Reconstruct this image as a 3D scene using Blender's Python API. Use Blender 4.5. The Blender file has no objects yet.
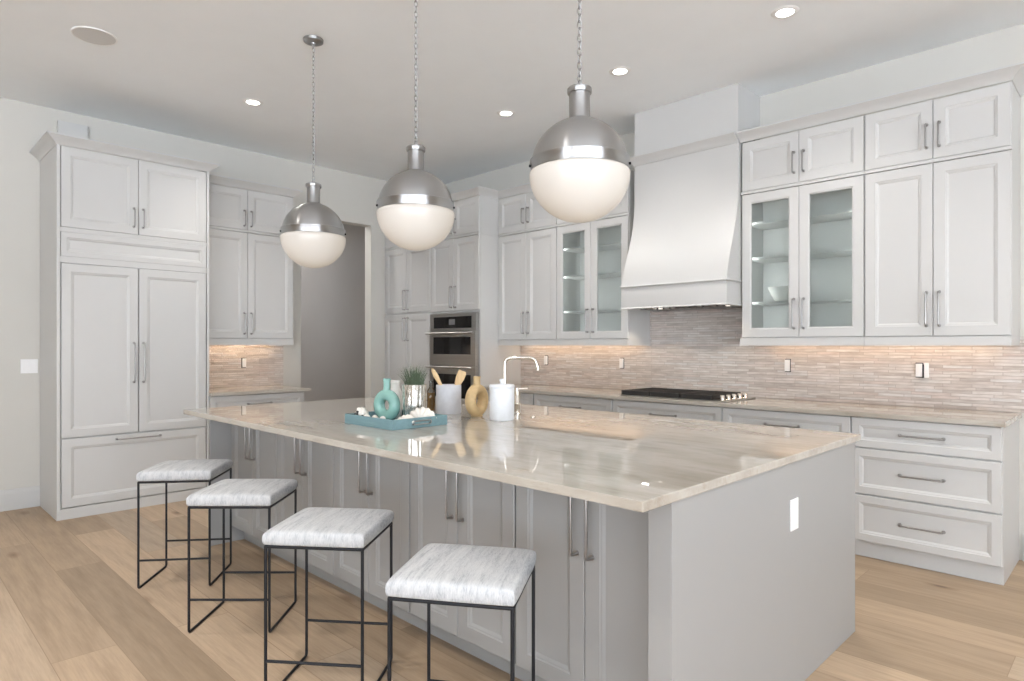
import bpy, bmesh, math, random
from mathutils import Vector, Matrix
random.seed(7)
R = math.radians
PI = math.pi
C = bpy.context.scene.collection
S = bpy.context.scene

# ------------------------------------------------------------------ camera, world, large lights, exposure
cam_d = bpy.data.cameras.new('camera'); cam = bpy.data.objects.new('camera', cam_d); C.objects.link(cam)
cam_d.sensor_width = 36.0; cam_d.lens = 641.0 / 1024.0 * 36.0; cam_d.shift_y = 5.0 / 1024.0
cam_d.clip_start = 0.05
cam.location = (0, 0, 1.34); cam.rotation_euler = (R(90), 0, R(44.69))
S.camera = cam

W = bpy.data.worlds.new('daylight'); S.world = W; W.use_nodes = True
bg = W.node_tree.nodes['Background']
# bright overcast sky above, brighter lower half added to lift the ceiling
_nt = W.node_tree
_tc = _nt.nodes.new('ShaderNodeTexCoord'); _sp = _nt.nodes.new('ShaderNodeSeparateXYZ'); _rp = _nt.nodes.new('ShaderNodeValToRGB')
_nt.links.new(_tc.outputs['Generated'], _sp.inputs[0]); _nt.links.new(_sp.outputs['Z'], _rp.inputs['Fac'])
_ma = _nt.nodes.new('ShaderNodeMath'); _ma.operation = 'MULTIPLY_ADD'; _ma.inputs[1].default_value = 0.5; _ma.inputs[2].default_value = 0.5
_nt.links.new(_sp.outputs['Z'], _ma.inputs[0]); _nt.links.new(_ma.outputs[0], _rp.inputs['Fac'])
_rp.color_ramp.elements[0].position = 0.485; _rp.color_ramp.elements[0].color = (0.81, 0.87, 0.96, 1)
_rp.color_ramp.elements[1].position = 0.515; _rp.color_ramp.elements[1].color = (0.42, 0.45, 0.49, 1)
_nt.links.new(_rp.outputs['Color'], bg.inputs[0]); bg.inputs[1].default_value = 7.6

S.view_settings.view_transform = 'Standard'; S.view_settings.look = 'None'
S.view_settings.gamma = 1.0; S.view_settings.use_curve_mapping = False
S.view_settings.exposure = 0.70
S.cycles.use_denoising = True
S.cycles.max_bounces = 10; S.cycles.diffuse_bounces = 6; S.cycles.glossy_bounces = 6
S.cycles.transmission_bounces = 8; S.cycles.transparent_max_bounces = 12
S.cycles.caustics_reflective = False; S.cycles.caustics_refractive = False
S.cycles.sample_clamp_indirect = 6.0

def area_light(name, loc, rot, sx, sy, power, col=(1, 1, 1)):
    l = bpy.data.lights.new(name, 'AREA'); l.shape = 'RECTANGLE'; l.size = sx; l.size_y = sy
    l.energy = power; l.color = col
    o = bpy.data.objects.new(name, l); o.location = loc; o.rotation_euler = rot; C.objects.link(o); return o

# under-cabinet strips, warm, above the backsplashes
WARM = (1.0, 0.70, 0.45)
area_light('under_cabinet_glow', (-4.05, 4.98, 1.385), (R(0), 0, 0), 1.5, 0.03, 1.4, WARM)
area_light('under_cabinet_glow', (-1.38, 4.98, 1.385), (R(0), 0, 0), 1.5, 0.03, 1.2, WARM)
area_light('under_cabinet_glow', (-6.46, 2.63, 1.405), (R(0), 0, R(90)), 0.8, 0.03, 6.5, WARM)

# ------------------------------------------------------------------ materials
def new_mat(name):
    m = bpy.data.materials.new(name); m.use_nodes = True
    nt = m.node_tree; b = nt.nodes['Principled BSDF']
    return m, nt, b

def N(nt, typ, **kw):
    n = nt.nodes.new(typ)
    for k, v in kw.items(): setattr(n, k, v)
    return n

def L(nt, a, b): nt.links.new(a, b)

def ramp(nt, stops, interp='LINEAR'):
    n = N(nt, 'ShaderNodeValToRGB'); cr = n.color_ramp; cr.interpolation = interp
    while len(cr.elements) < len(stops): cr.elements.new(0.5)
    for e, (p, c) in zip(cr.elements, stops):
        e.position = p; e.color = (c[0], c[1], c[2], 1)
    return n

def coords(nt, scale=(1, 1, 1), rot=(0, 0, 0), loc=(0, 0, 0)):
    tc = N(nt, 'ShaderNodeTexCoord'); mp = N(nt, 'ShaderNodeMapping')
    mp.inputs['Scale'].default_value = scale; mp.inputs['Rotation'].default_value = rot; mp.inputs['Location'].default_value = loc
    L(nt, tc.outputs['Object'], mp.inputs['Vector']); return mp.outputs['Vector']

def noise(nt, vec, scale, detail=4, rough=0.55):
    n = N(nt, 'ShaderNodeTexNoise'); n.inputs['Scale'].default_value = scale
    n.inputs['Detail'].default_value = detail; n.inputs['Roughness'].default_value = rough
    L(nt, vec, n.inputs['Vector']); return n.outputs['Fac']

def bump(nt, b, fac, strength=0.1, dist=0.002):
    n = N(nt, 'ShaderNodeBump'); n.inputs['Strength'].default_value = strength; n.inputs['Distance'].default_value = dist
    L(nt, fac, n.inputs['Height']); L(nt, n.outputs['Normal'], b.inputs['Normal'])

def plain(name, col, rough=0.5, metal=0.0, var=0.0, vscale=(3, 3, 3), bmp=0.0, bscale=60, coat=0.0, spec=None):
    m, nt, b = new_mat(name)
    b.inputs['Base Color'].default_value = (*col, 1); b.inputs['Roughness'].default_value = rough
    b.inputs['Metallic'].default_value = metal
    if coat: b.inputs['Coat Weight'].default_value = coat; b.inputs['Coat Roughness'].default_value = 0.05
    if spec is not None: b.inputs['Specular IOR Level'].default_value = spec
    v = coords(nt, vscale)
    if var:
        f = noise(nt, v, 1.0)
        lo = tuple(c * (1 - var) for c in col); hi = tuple(min(1, c * (1 + var)) for c in col)
        r = ramp(nt, [(0.3, lo), (0.7, hi)]); L(nt, f, r.inputs['Fac']); L(nt, r.outputs['Color'], b.inputs['Base Color'])
    if bmp:
        f = noise(nt, coords(nt), bscale); bump(nt, b, f, bmp)
    return m

M = {}
M['white'] = plain('white_lacquer', (0.563, 0.562, 0.552), 0.38, var=0.01, bmp=0.02, bscale=200)
M['wall'] = plain('wall_paint', (0.60, 0.587, 0.547), 0.75, var=0.012, bmp=0.05, bscale=150)
M['ceil'] = plain('ceiling_paint', (0.895, 0.925, 0.95), 0.9, var=0.012, bmp=0.06, bscale=120)
M['hall'] = plain('hall_paint', (0.50, 0.485, 0.475), 0.85, var=0.02)
M['gray'] = plain('greige_lacquer', (0.333, 0.334, 0.329), 0.42, var=0.012, bmp=0.02, bscale=200)
M['plate'] = plain('white_plastic', (0.86, 0.86, 0.86), 0.3, var=0.01)
M['black'] = plain('black_powder_coat', (0.009, 0.010, 0.013), 0.45, bmp=0.08, bscale=400, spec=0.3)
M['blackmatte'] = plain('cast_iron', (0.02, 0.018, 0.017), 0.6, bmp=0.3, bscale=300)
M['blackglass'] = plain('black_glass', (0.008, 0.008, 0.009), 0.06, var=0.05)
M['steel'] = plain('stainless_steel', (0.46, 0.455, 0.44), 0.3, 1.0, var=0.05, vscale=(2, 2, 120))
M['pull'] = plain('pewter_pull', (0.36, 0.35, 0.34), 0.3, 1.0, var=0.05, vscale=(90, 90, 90))
M['chrome'] = plain('polished_nickel', (0.74, 0.69, 0.62), 0.1, 1.0, var=0.03, vscale=(20, 20, 20))
M['teal'] = plain('teal_glaze', (0.235, 0.43, 0.385), 0.15, var=0.15, vscale=(14, 14, 14))
M['tray'] = plain('teal_painted_wood', (0.175, 0.295, 0.325), 0.55, var=0.08, vscale=(8, 60, 60))
M['tan'] = plain('tan_stoneware', (0.58, 0.42, 0.22), 0.6, var=0.08, vscale=(30, 30, 60), bmp=0.1, bscale=150)
M['crock'] = plain('pale_gray_stoneware', (0.62, 0.64, 0.69), 0.5, var=0.06, vscale=(25, 25, 25))
M['ceramic'] = plain('white_ceramic', (0.80, 0.83, 0.87), 0.35, var=0.03, vscale=(30, 30, 30))
M['ribbed'] = plain('matte_white_ceramic', (0.80, 0.79, 0.76), 0.55, var=0.03)
M['utensil'] = plain('light_beech', (0.72, 0.52, 0.29), 0.55, var=0.1, vscale=(60, 60, 6))
M['leaf'] = plain('blade_green', (0.10, 0.14, 0.085), 0.55, var=0.35, vscale=(40, 40, 10))
M['soil'] = plain('potting_soil', (0.05, 0.035, 0.025), 0.9, var=0.3, vscale=(90, 90, 90))
M['shell'] = plain('bleached_shell', (0.80, 0.76, 0.70), 0.55, var=0.08, vscale=(40, 40, 40), bmp=0.2, bscale=90)
M['cord'] = plain('dark_cord', (0.03, 0.028, 0.03), 0.7, var=0.1)
M['amber'] = plain('amber_oil', (0.33, 0.16, 0.04), 0.12, var=0.1, vscale=(20, 20, 20))
M['grille'] = plain('white_speaker_mesh', (0.66, 0.655, 0.645), 0.9, bmp=0.3, bscale=600)
M['inner'] = plain('cabinet_interior', (0.72, 0.74, 0.73), 0.55, var=0.01)

def lamp_mat(name, col, strength, base=(0.85, 0.83, 0.8)):
    m, nt, b = new_mat(name)
    b.inputs['Base Color'].default_value = (*base, 1); b.inputs['Roughness'].default_value = 0.25
    b.inputs['Emission Color'].default_value = (*col, 1); b.inputs['Emission Strength'].default_value = strength
    return m
M['opal'] = lamp_mat('opal_glass', (1.0, 0.80, 0.58), 0.12, (0.53, 0.525, 0.51))
M['lens'] = lamp_mat('lamp_lens', (1.0, 0.95, 0.86), 9.0)

# spun brushed nickel: brushing runs round the axis
m, nt, b = new_mat('brushed_nickel'); M['nickel'] = m
b.inputs['Metallic'].default_value = 1.0; b.inputs['Roughness'].default_value = 0.30
b.inputs['Base Color'].default_value = (0.43, 0.432, 0.435, 1)
b.inputs['Anisotropic'].default_value = 0.8; b.inputs['Anisotropic Rotation'].default_value = 0.25
tg = N(nt, 'ShaderNodeTangent'); tg.direction_type = 'RADIAL'; tg.axis = 'Z'; L(nt, tg.outputs[0], b.inputs['Tangent'])
f = noise(nt, coords(nt, (2, 2, 300)), 2.0, 2)
r2 = ramp(nt, [(0.3, (0.30,) * 3), (0.7, (0.37,) * 3)]); L(nt, f, r2.inputs['Fac']); L(nt, r2.outputs['Color'], b.inputs['Roughness'])

# mercury glass pot
m, nt, b = new_mat('mercury_glass'); M['mercury'] = m
b.inputs['Metallic'].default_value = 0.85; b.inputs['Roughness'].default_value = 0.18
f = noise(nt, coords(nt, (50, 50, 14)), 2.0, 3)
r = ramp(nt, [(0.35, (0.35, 0.35, 0.31)), (0.6, (0.88, 0.88, 0.85))]); L(nt, f, r.inputs['Fac']); L(nt, r.outputs['Color'], b.inputs['Base Color'])

# clear glass: thin pane with a faint green tint
m, nt, b = new_mat('clear_pane'); M['glass'] = m
out = nt.nodes['Material Output']
tr = N(nt, 'ShaderNodeBsdfTransparent'); tr.inputs['Color'].default_value = (0.915, 0.945, 0.94, 1)
gl = N(nt, 'ShaderNodeBsdfGlossy'); gl.inputs['Roughness'].default_value = 0.02
fr = N(nt, 'ShaderNodeFresnel'); fr.inputs['IOR'].default_value = 1.5
mx = N(nt, 'ShaderNodeMixShader')
L(nt, fr.outputs[0], mx.inputs[0]); L(nt, tr.outputs[0], mx.inputs[1]); L(nt, gl.outputs[0], mx.inputs[2]); L(nt, mx.outputs[0], out.inputs['Surface'])

# oak plank floor, boards along X
m, nt, b = new_mat('oak_planks'); M['oak'] = m
v = coords(nt, loc=(0.4, -0.063, 0))
br = N(nt, 'ShaderNodeTexBrick'); br.offset = 0.37; br.offset_frequency = 2; br.squash = 1.0
br.inputs['Color1'].default_value = (0, 0, 0, 1); br.inputs['Color2'].default_value = (1, 1, 1, 1); br.inputs['Mortar'].default_value = (0.5, 0.5, 0.5, 1)
br.inputs['Scale'].default_value = 1.0; br.inputs['Mortar Size'].default_value = 0.0016; br.inputs['Mortar Smooth'].default_value = 0.3
br.inputs['Brick Width'].default_value = 2.1; br.inputs['Row Height'].default_value = 0.245
L(nt, v, br.inputs['Vector'])
# per-board offset of the grain
sc = N(nt, 'ShaderNodeVectorMath', operation='SCALE'); sc.inputs['Scale'].default_value = 37.0
L(nt, br.outputs['Color'], sc.inputs[0])
ad = N(nt, 'ShaderNodeVectorMath', operation='ADD'); L(nt, v, ad.inputs[0]); L(nt, sc.outputs[0], ad.inputs[1])
mp = N(nt, 'ShaderNodeMapping'); mp.inputs['Scale'].default_value = (1.3, 13, 1); L(nt, ad.outputs[0], mp.inputs['Vector'])
g1 = noise(nt, mp.outputs['Vector'], 1.6, 6, 0.6)
mp2 = N(nt, 'ShaderNodeMapping'); mp2.inputs['Scale'].default_value = (6, 110, 1); L(nt, ad.outputs[0], mp2.inputs['Vector'])
g2 = noise(nt, mp2.outputs['Vector'], 1.0, 4, 0.6)
board = ramp(nt, [(0.0, (0.325, 0.24, 0.16)), (0.45, (0.44, 0.326, 0.22)), (0.8, (0.515, 0.385, 0.264)), (1.0, (0.39, 0.31, 0.23))])
L(nt, br.outputs['Color'], board.inputs['Fac'])
gr = ramp(nt, [(0.25, (0.78, 0.76, 0.74)), (0.55, (1.0, 1.0, 1.0)), (0.8, (1.12, 1.1, 1.08))]); L(nt, g1, gr.inputs['Fac'])
mul = N(nt, 'ShaderNodeMix', data_type='RGBA', blend_type='MULTIPLY'); mul.inputs[0].default_value = 1.0
L(nt, board.outputs['Color'], mul.inputs[6]); L(nt, gr.outputs['Color'], mul.inputs[7])
gr2 = ramp(nt, [(0.3, (0.90, 0.89, 0.88)), (0.6, (1.03, 1.03, 1.03))]); L(nt, g2, gr2.inputs['Fac'])
mul2 = N(nt, 'ShaderNodeMix', data_type='RGBA', blend_type='MULTIPLY'); mul2.inputs[0].default_value = 1.0
L(nt, mul.outputs[2], mul2.inputs[6]); L(nt, gr2.outputs['Color'], mul2.inputs[7])
# knots
mp3 = N(nt, 'ShaderNodeMapping'); mp3.inputs['Scale'].default_value = (1.5, 3.6, 1); L(nt, ad.outputs[0], mp3.inputs['Vector'])
vo = N(nt, 'ShaderNodeTexVoronoi'); vo.inputs['Scale'].default_value = 1.0; vo.inputs['Randomness'].default_value = 1.0
L(nt, mp3.outputs['Vector'], vo.inputs['Vector'])
kn = ramp(nt, [(0.03, (0.32, 0.26, 0.22)), (0.06, (0.62, 0.55, 0.50)), (0.15, (1, 1, 1))]); L(nt, vo.outputs['Distance'], kn.inputs['Fac'])
mul3 = N(nt, 'ShaderNodeMix', data_type='RGBA', blend_type='MULTIPLY'); mul3.inputs[0].default_value = 0.85
L(nt, mul2.outputs[2], mul3.inputs[6]); L(nt, kn.outputs['Color'], mul3.inputs[7])
seam = N(nt, 'ShaderNodeMix', data_type='RGBA'); L(nt, br.outputs['Fac'], seam.inputs[0]); L(nt, mul3.outputs[2], seam.inputs[6]); seam.inputs[7].default_value = (0.26, 0.18, 0.115, 1)
L(nt, seam.outputs[2], b.inputs['Base Color']); b.inputs['Roughness'].default_value = 0.5
bump(nt, b, g2, 0.05, 0.002)

# quartzite counters: cream ground, veins running along X
def quartzite(name, rot=0.0):
    m, nt, b = new_mat(name)
    v = coords(nt, (0.8, 2.4, 2.4), (0, 0, rot + 0.12))
    f1 = noise(nt, v, 2.2, 8, 0.62)
    c1 = ramp(nt, [(0.28, (0.35, 0.318, 0.27)), (0.42, (0.42, 0.385, 0.335)), (0.55, (0.47, 0.44, 0.39)), (0.62, (0.41, 0.378, 0.33)), (0.75, (0.45, 0.425, 0.385))]); L(nt, f1, c1.inputs['Fac'])
    v2 = coords(nt, (1.2, 9, 9), (0, 0, rot + 0.05))
    f2 = noise(nt, v2, 3.0, 6, 0.7)
    c2 = ramp(nt, [(0.32, (0.88, 0.85, 0.82)), (0.45, (1, 1, 1)), (0.7, (1.04, 1.04, 1.04))]); L(nt, f2, c2.inputs['Fac'])
    mu = N(nt, 'ShaderNodeMix', data_type='RGBA', blend_type='MULTIPLY'); mu.inputs[0].default_value = 1.0
    L(nt, c1.outputs['Color'], mu.inputs[6]); L(nt, c2.outputs['Color'], mu.inputs[7])
    L(nt, mu.outputs[2], b.inputs['Base Color']); b.inputs['Roughness'].default_value = 0.015
    b.inputs['Specular IOR Level'].default_value = 0.85
    return m
M['stone'] = quartzite('quartzite')
M['stonebar'] = quartzite('quartzite_bar', PI / 2)

# stacked split-stone strips
def strips(name, axis):
    m, nt, b = new_mat(name)
    tc = N(nt, 'ShaderNodeTexCoord'); sp = N(nt, 'ShaderNodeSeparateXYZ'); cb = N(nt, 'ShaderNodeCombineXYZ')
    L(nt, tc.outputs['Object'], sp.inputs[0]); L(nt, sp.outputs[axis], cb.inputs[0]); L(nt, sp.outputs['Z'], cb.inputs[1])
    def brick(w, h, off):
        br = N(nt, 'ShaderNodeTexBrick'); br.offset = off; br.offset_frequency = 3; br.squash = 0.7; br.squash_frequency = 2
        br.inputs['Color1'].default_value = (0, 0, 0, 1); br.inputs['Color2'].default_value = (1, 1, 1, 1); br.inputs['Mortar'].default_value = (0.5,) * 3 + (1,)
        br.inputs['Scale'].default_value = 1.0; br.inputs['Mortar Size'].default_value = 0.0018; br.inputs['Mortar Smooth'].default_value = 0.4
        br.inputs['Brick Width'].default_value = w; br.inputs['Row Height'].default_value = h
        L(nt, cb.outputs[0], br.inputs['Vector']); return br
    b1 = brick(0.23, 0.0205, 0.41)
    col = ramp(nt, [(0.0, (0.50, 0.455, 0.425)), (0.25, (0.61, 0.56, 0.525)), (0.5, (0.68, 0.65, 0.625)), (0.7, (0.595, 0.52, 0.485)), (0.88, (0.66, 0.65, 0.645)), (1.0, (0.545, 0.51, 0.485))])
    L(nt, b1.outputs['Color'], col.inputs['Fac'])
    mp = N(nt, 'ShaderNodeMapping'); mp.inputs['Scale'].default_value = (9, 60, 1); L(nt, cb.outputs[0], mp.inputs['Vector'])
    f = noise(nt, mp.outputs['Vector'], 1.0, 5, 0.6)
    c2 = ramp(nt, [(0.3, (0.78, 0.74, 0.70)), (0.6, (1.08, 1.07, 1.06))]); L(nt, f, c2.inputs['Fac'])
    mu = N(nt, 'ShaderNodeMix', data_type='RGBA', blend_type='MULTIPLY'); mu.inputs[0].default_value = 1.0
    L(nt, col.outputs['Color'], mu.inputs[6]); L(nt, c2.outputs['Color'], mu.inputs[7])
    se = N(nt, 'ShaderNodeMix', data_type='RGBA'); L(nt, b1.outputs['Fac'], se.inputs[0]); L(nt, mu.outputs[2], se.inputs[6]); se.inputs[7].default_value = (0.42, 0.365, 0.33, 1)
    L(nt, se.outputs[2], b.inputs['Base Color']); b.inputs['Roughness'].default_value = 0.5
    # relief: strips stand out by different amounts
    hh = N(nt, 'ShaderNodeMath', operation='MULTIPLY_ADD'); hh.inputs[1].default_value = -0.9
    L(nt, b1.outputs['Fac'], hh.inputs[0]); L(nt, b1.outputs['Color'], hh.inputs[2])
    bump(nt, b, hh.outputs[0], 0.5, 0.004)
    return m
M['tileX'] = strips('split_stone_strips', 'X')
M['tileY'] = strips('split_stone_strips_bar', 'Y')

# woven seat fabric
m, nt, b = new_mat('woven_fabric'); M['fabric'] = m
f1 = noise(nt, coords(nt, (520, 60, 90)), 1.0, 4, 0.65)
f2 = noise(nt, coords(nt, (90, 7, 30)), 1.0, 3, 0.6)
mxf = N(nt, 'ShaderNodeMath', operation='MULTIPLY_ADD'); mxf.inputs[1].default_value = 0.55
L(nt, f1, mxf.inputs[0])
h2 = N(nt, 'ShaderNodeMath', operation='MULTIPLY'); h2.inputs[1].default_value = 0.45; L(nt, f2, h2.inputs[0]); L(nt, h2.outputs[0], mxf.inputs[2])
r = ramp(nt, [(0.34, (0.30, 0.315, 0.34)), (0.48, (0.47, 0.483, 0.50)), (0.62, (0.565, 0.575, 0.58))]); L(nt, mxf.outputs[0], r.inputs['Fac']); L(nt, r.outputs['Color'], b.inputs['Base Color'])
b.inputs['Roughness'].default_value = 0.9; b.inputs['Specular IOR Level'].default_value = 0.15
bump(nt, b, f1, 0.35, 0.0015)

# ------------------------------------------------------------------ mesh helpers
def box(bm, x0, x1, y0, y1, z0, z1, bev=0.0):
    vs = [bm.verts.new(p) for p in ((x0, y0, z0), (x1, y0, z0), (x1, y1, z0), (x0, y1, z0), (x0, y0, z1), (x1, y0, z1), (x1, y1, z1), (x0, y1, z1))]
    fs = [bm.faces.new([vs[i] for i in q]) for q in ((3, 2, 1, 0), (4, 5, 6, 7), (0, 1, 5, 4), (1, 2, 6, 5), (2, 3, 7, 6), (3, 0, 4, 7))]
    if bev:
        es = list({e for f in fs for e in f.edges})
        bmesh.ops.bevel(bm, geom=es, offset=bev, segments=2, affect='EDGES', profile=0.6)
    return bm

def lathe(bm, prof, cx=0, cy=0, seg=40, rot=None, cz=0, ribs=0, ribd=0.0):
    rings = []
    for (r_, z) in prof:
        if r_ < 1e-6:
            rings.append([bm.verts.new((cx, cy, z + cz))])
        else:
            ring = []
            for i in range(seg):
                a = 2 * PI * i / seg
                rr = r_ * (1 + (ribd * math.cos(ribs * a) if ribs else 0))
                ring.append(bm.verts.new((cx + rr * math.cos(a), cy + rr * math.sin(a), z + cz)))
            rings.append(ring)
    for a, b_ in zip(rings, rings[1:]):
        n = max(len(a), len(b_))
        for i in range(n):
            j = (i + 1) % n
            if len(a) == 1 and len(b_) == 1: continue
            if len(a) == 1: bm.faces.new((a[0], b_[j], b_[i]))
            elif len(b_) == 1: bm.faces.new((a[i], a[j], b_[0]))
            else: bm.faces.new((a[i], a[j], b_[j], b_[i]))
    return bm

def round_path(pts, r, n=5):
    pts = [Vector(p) for p in pts]; out = [pts[0]]
    for i in range(1, len(pts) - 1):
        p = pts[i]; a = (pts[i - 1] - p); b_ = (pts[i + 1] - p)
        rr = min(r, a.length * 0.49, b_.length * 0.49)
        s = p + a.normalized() * rr; e = p + b_.normalized() * rr
        for k in range(n + 1):
            t = k / n
            out.append((1 - t) ** 2 * s + 2 * t * (1 - t) * p + t * t * e)
    out.append(pts[-1]); return out

def tube(bm, pts, rad, seg=10, caps=True):
    pts = [Vector(p) for p in pts]; rings = []; prev = None
    for i, p in enumerate(pts):
        if i == 0: t = pts[1] - p
        elif i == len(pts) - 1: t = p - pts[i - 1]
        else: t = (pts[i + 1] - p).normalized() + (p - pts[i - 1]).normalized()
        t.normalize()
        if prev is None:
            u = t.orthogonal().normalized()
        else:
            u = (prev - t * prev.dot(t)).normalized()
        prev = u; w = t.cross(u)
        rr = rad[i] if isinstance(rad, (list, tuple)) else rad
        rings.append([bm.verts.new(p + (u * math.cos(2 * PI * k / seg) + w * math.sin(2 * PI * k / seg)) * rr) for k in range(seg)])
    for a, b_ in zip(rings, rings[1:]):
        for k in range(seg):
            j = (k + 1) % seg; bm.faces.new((a[k], a[j], b_[j], b_[k]))
    if caps:
        bm.faces.new(list(reversed(rings[0]))); bm.faces.new(rings[-1])
    return bm

def sweep(bm, path, prof):
    """closed profile of (out, z) swept along a plan polyline; out lies to the right of travel"""
    n = len(path); P = [Vector((p[0], p[1])) for p in path]; rings = []
    for i in range(n):
        d1 = (P[i] - P[i - 1]).normalized() if i > 0 else None
        d2 = (P[i + 1] - P[i]).normalized() if i < n - 1 else None
        if d1 is None: d1 = d2
        if d2 is None: d2 = d1
        n1 = Vector((d1.y, -d1.x)); n2 = Vector((d2.y, -d2.x))
        mnn = (n1 + n2); mnn = mnn / (1 + n1.dot(n2))
        rings.append([bm.verts.new((P[i].x + mnn.x * o, P[i].y + mnn.y * o, z)) for (o, z) in prof])
    k = len(prof)
    for a, b_ in zip(rings, rings[1:]):
        for i in range(k):
            j = (i + 1) % k; bm.faces.new((a[i], b_[i], b_[j], a[j]))
    bm.faces.new(rings[0]); bm.faces.new(list(reversed(rings[-1])))
    return bm

def extrude_x(bm, prof, x0, x1):
    """closed profile of (y, z) extruded along x"""
    a = [bm.verts.new((x0, y, z)) for y, z in prof]; b_ = [bm.verts.new((x1, y, z)) for y, z in prof]
    k = len(prof)
    for i in range(k):
        j = (i + 1) % k; bm.faces.new((a[i], a[j], b_[j], b_[i]))
    bm.faces.new(list(reversed(a))); bm.faces.new(b_)
    return bm

def panel_door(bm, x0, x1, z0, z1, yf=0.0, t=0.02, stile=0.062, rail=None, hole=False):
    """frame-and-panel front: outer face at y = yf, back at yf + t, moulded recess"""
    rings = [(0, t, True), (0, 0.003, True), (0.003, 0, True), (stile, 0, False), (stile + 0.004, 0.0035, False), (stile + 0.010, 0.0045, False), (stile + 0.020, 0.011, False), (stile + 0.024, 0.011, False)]
    if hole: rings = rings[:6] + [(stile + 0.010, t, False)]
    V = []
    for ins, dep, _ in rings:
        V.append([bm.verts.new(p) for p in ((x0 + ins, yf + dep, z0 + ins), (x1 - ins, yf + dep, z0 + ins), (x1 - ins, yf + dep, z1 - ins), (x0 + ins, yf + dep, z1 - ins))])
    for a, b_ in zip(V, V[1:]):
        for i in range(4):
            j = (i + 1) % 4; bm.faces.new((a[i], a[j], b_[j], b_[i]))
    if hole:
        a, b_ = V[-1], V[0]
        for i in range(4):
            j = (i + 1) % 4; bm.faces.new((a[i], a[j], b_[j], b_[i]))
    else:
        bm.faces.new(V[-1]); bm.faces.new(list(reversed(V[0])))
    return bm

def obj(name, bm, mat, parent=None, smooth=True, ang=40):
    bmesh.ops.recalc_face_normals(bm, faces=bm.faces[:])
    me = bpy.data.meshes.new(name); bm.to_mesh(me); bm.free()
    me.materials.append(M[mat] if isinstance(mat, str) else mat)
    if smooth:
        me.shade_smooth(); me.set_sharp_from_angle(angle=R(ang))
    o = bpy.data.objects.new(name, me); C.objects.link(o)
    if parent is not None: o.parent = parent
    return o

def B(): return bmesh.new()

def tag(o, label, cat, group=None, kind=None):
    o['label'] = label; o['category'] = cat
    if group: o['group'] = group
    if kind: o['kind'] = kind
    return o

def thing(name, label, cat, loc=(0, 0, 0), rz=0.0, group=None):
    o = bpy.data.objects.new(name, None); C.objects.link(o); o.empty_display_size = 0.05
    o.location = loc; o.rotation_euler = (0, 0, rz)
    return tag(o, label, cat, group)

def struct(name, bm, mat, label=None, cat=None, smooth=False):
    o = obj(name, bm, mat, None, smooth); o['kind'] = 'structure'
    if label: o['label'] = label; o['category'] = cat or name.split('_')[0]
    return o

def dup(root, loc, rz, label, group=None):
    r_ = root.copy(); C.objects.link(r_); r_.location = loc; r_.rotation_euler = (0, 0, rz); r_['label'] = label
    if group: r_['group'] = group
    for ch in list(root.children):
        c = ch.copy(); C.objects.link(c); c.parent = r_
        for g in ch.children:
            d = g.copy(); C.objects.link(d); d.parent = c
    return r_

# ---- pulls (meshes shared by length and direction)
PULLS = {}
def pull(parent, x, z, ln, yf, vertical=True, r_=0.0055, name='handle', mat='pull'):
    """bar pull centred at (x, z) on the face at y = yf, standing out toward -y"""
    key = (round(ln, 3), vertical, r_, mat)
    if key not in PULLS:
        bm = B(); so = 0.034; h = ln / 2
        def q(a, y): return (0, y, a) if vertical else (a, y, 0)
        path = round_path([q(-h, 0), q(-h, -so), q(h, -so), q(h, 0)], 0.010, 4)
        tube(bm, path, r_, 10)
        for s in (-1, 1):
            tube(bm, [q(s * h, 0), q(s * h, -0.004)], r_ * 1.9, 14)
            tube(bm, [q(s * (h - 0.013), -so), q(s * (h - 0.017), -so)], r_ * 1.3, 12)
        o = obj(name, bm, mat, parent); PULLS[key] = o.data
    else:
        o = bpy.data.objects.new(name, PULLS[key]); C.objects.link(o); o.parent = parent
    o.location = (x, yf, z); return o

def door(parent, x0, x1, z0, z1, yf, mat='white', handle=None, hlen=0.2, hz=None, name='door', stile=0.062, glass=False, g=0.0018):
    bm = B(); panel_door(bm, x0 + g, x1 - g, z0 + g, z1 - g, yf, 0.02, stile, hole=glass)
    d = obj(name, bm, mat, parent, False)
    if glass:
        bm = B(); e = stile + 0.009
        box(bm, x0 + e, x1 - e, yf + 0.010, yf + 0.014, z0 + e, z1 - e)
        gg = obj('glass_pane', bm, 'glass', d, False); gg['label'] = 'clear glass pane'
    if handle == 'L': pull(d, x0 + 0.034, hz, hlen, yf, True)
    elif handle == 'R': pull(d, x1 - 0.034, hz, hlen, yf, True)
    elif handle == 'H': pull(d, (x0 + x1) / 2, hz, hlen, yf, False)
    return d

CROWN = [(-0.002, 0.0), (0.006, 0.0), (0.010, 0.010), (0.022, 0.022), (0.044, 0.042), (0.060, 0.050), (0.066, 0.056), (0.070, 0.058), (0.070, 0.070), (-0.002, 0.070)]
def crown(path, z, name='crown_molding', parent=None, mat='white', h=0.07):
    bm = B(); sweep(bm, path, [(o, z + zz * h / 0.07) for o, zz in CROWN])
    return obj(name, bm, mat, parent, True, 30)

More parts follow.
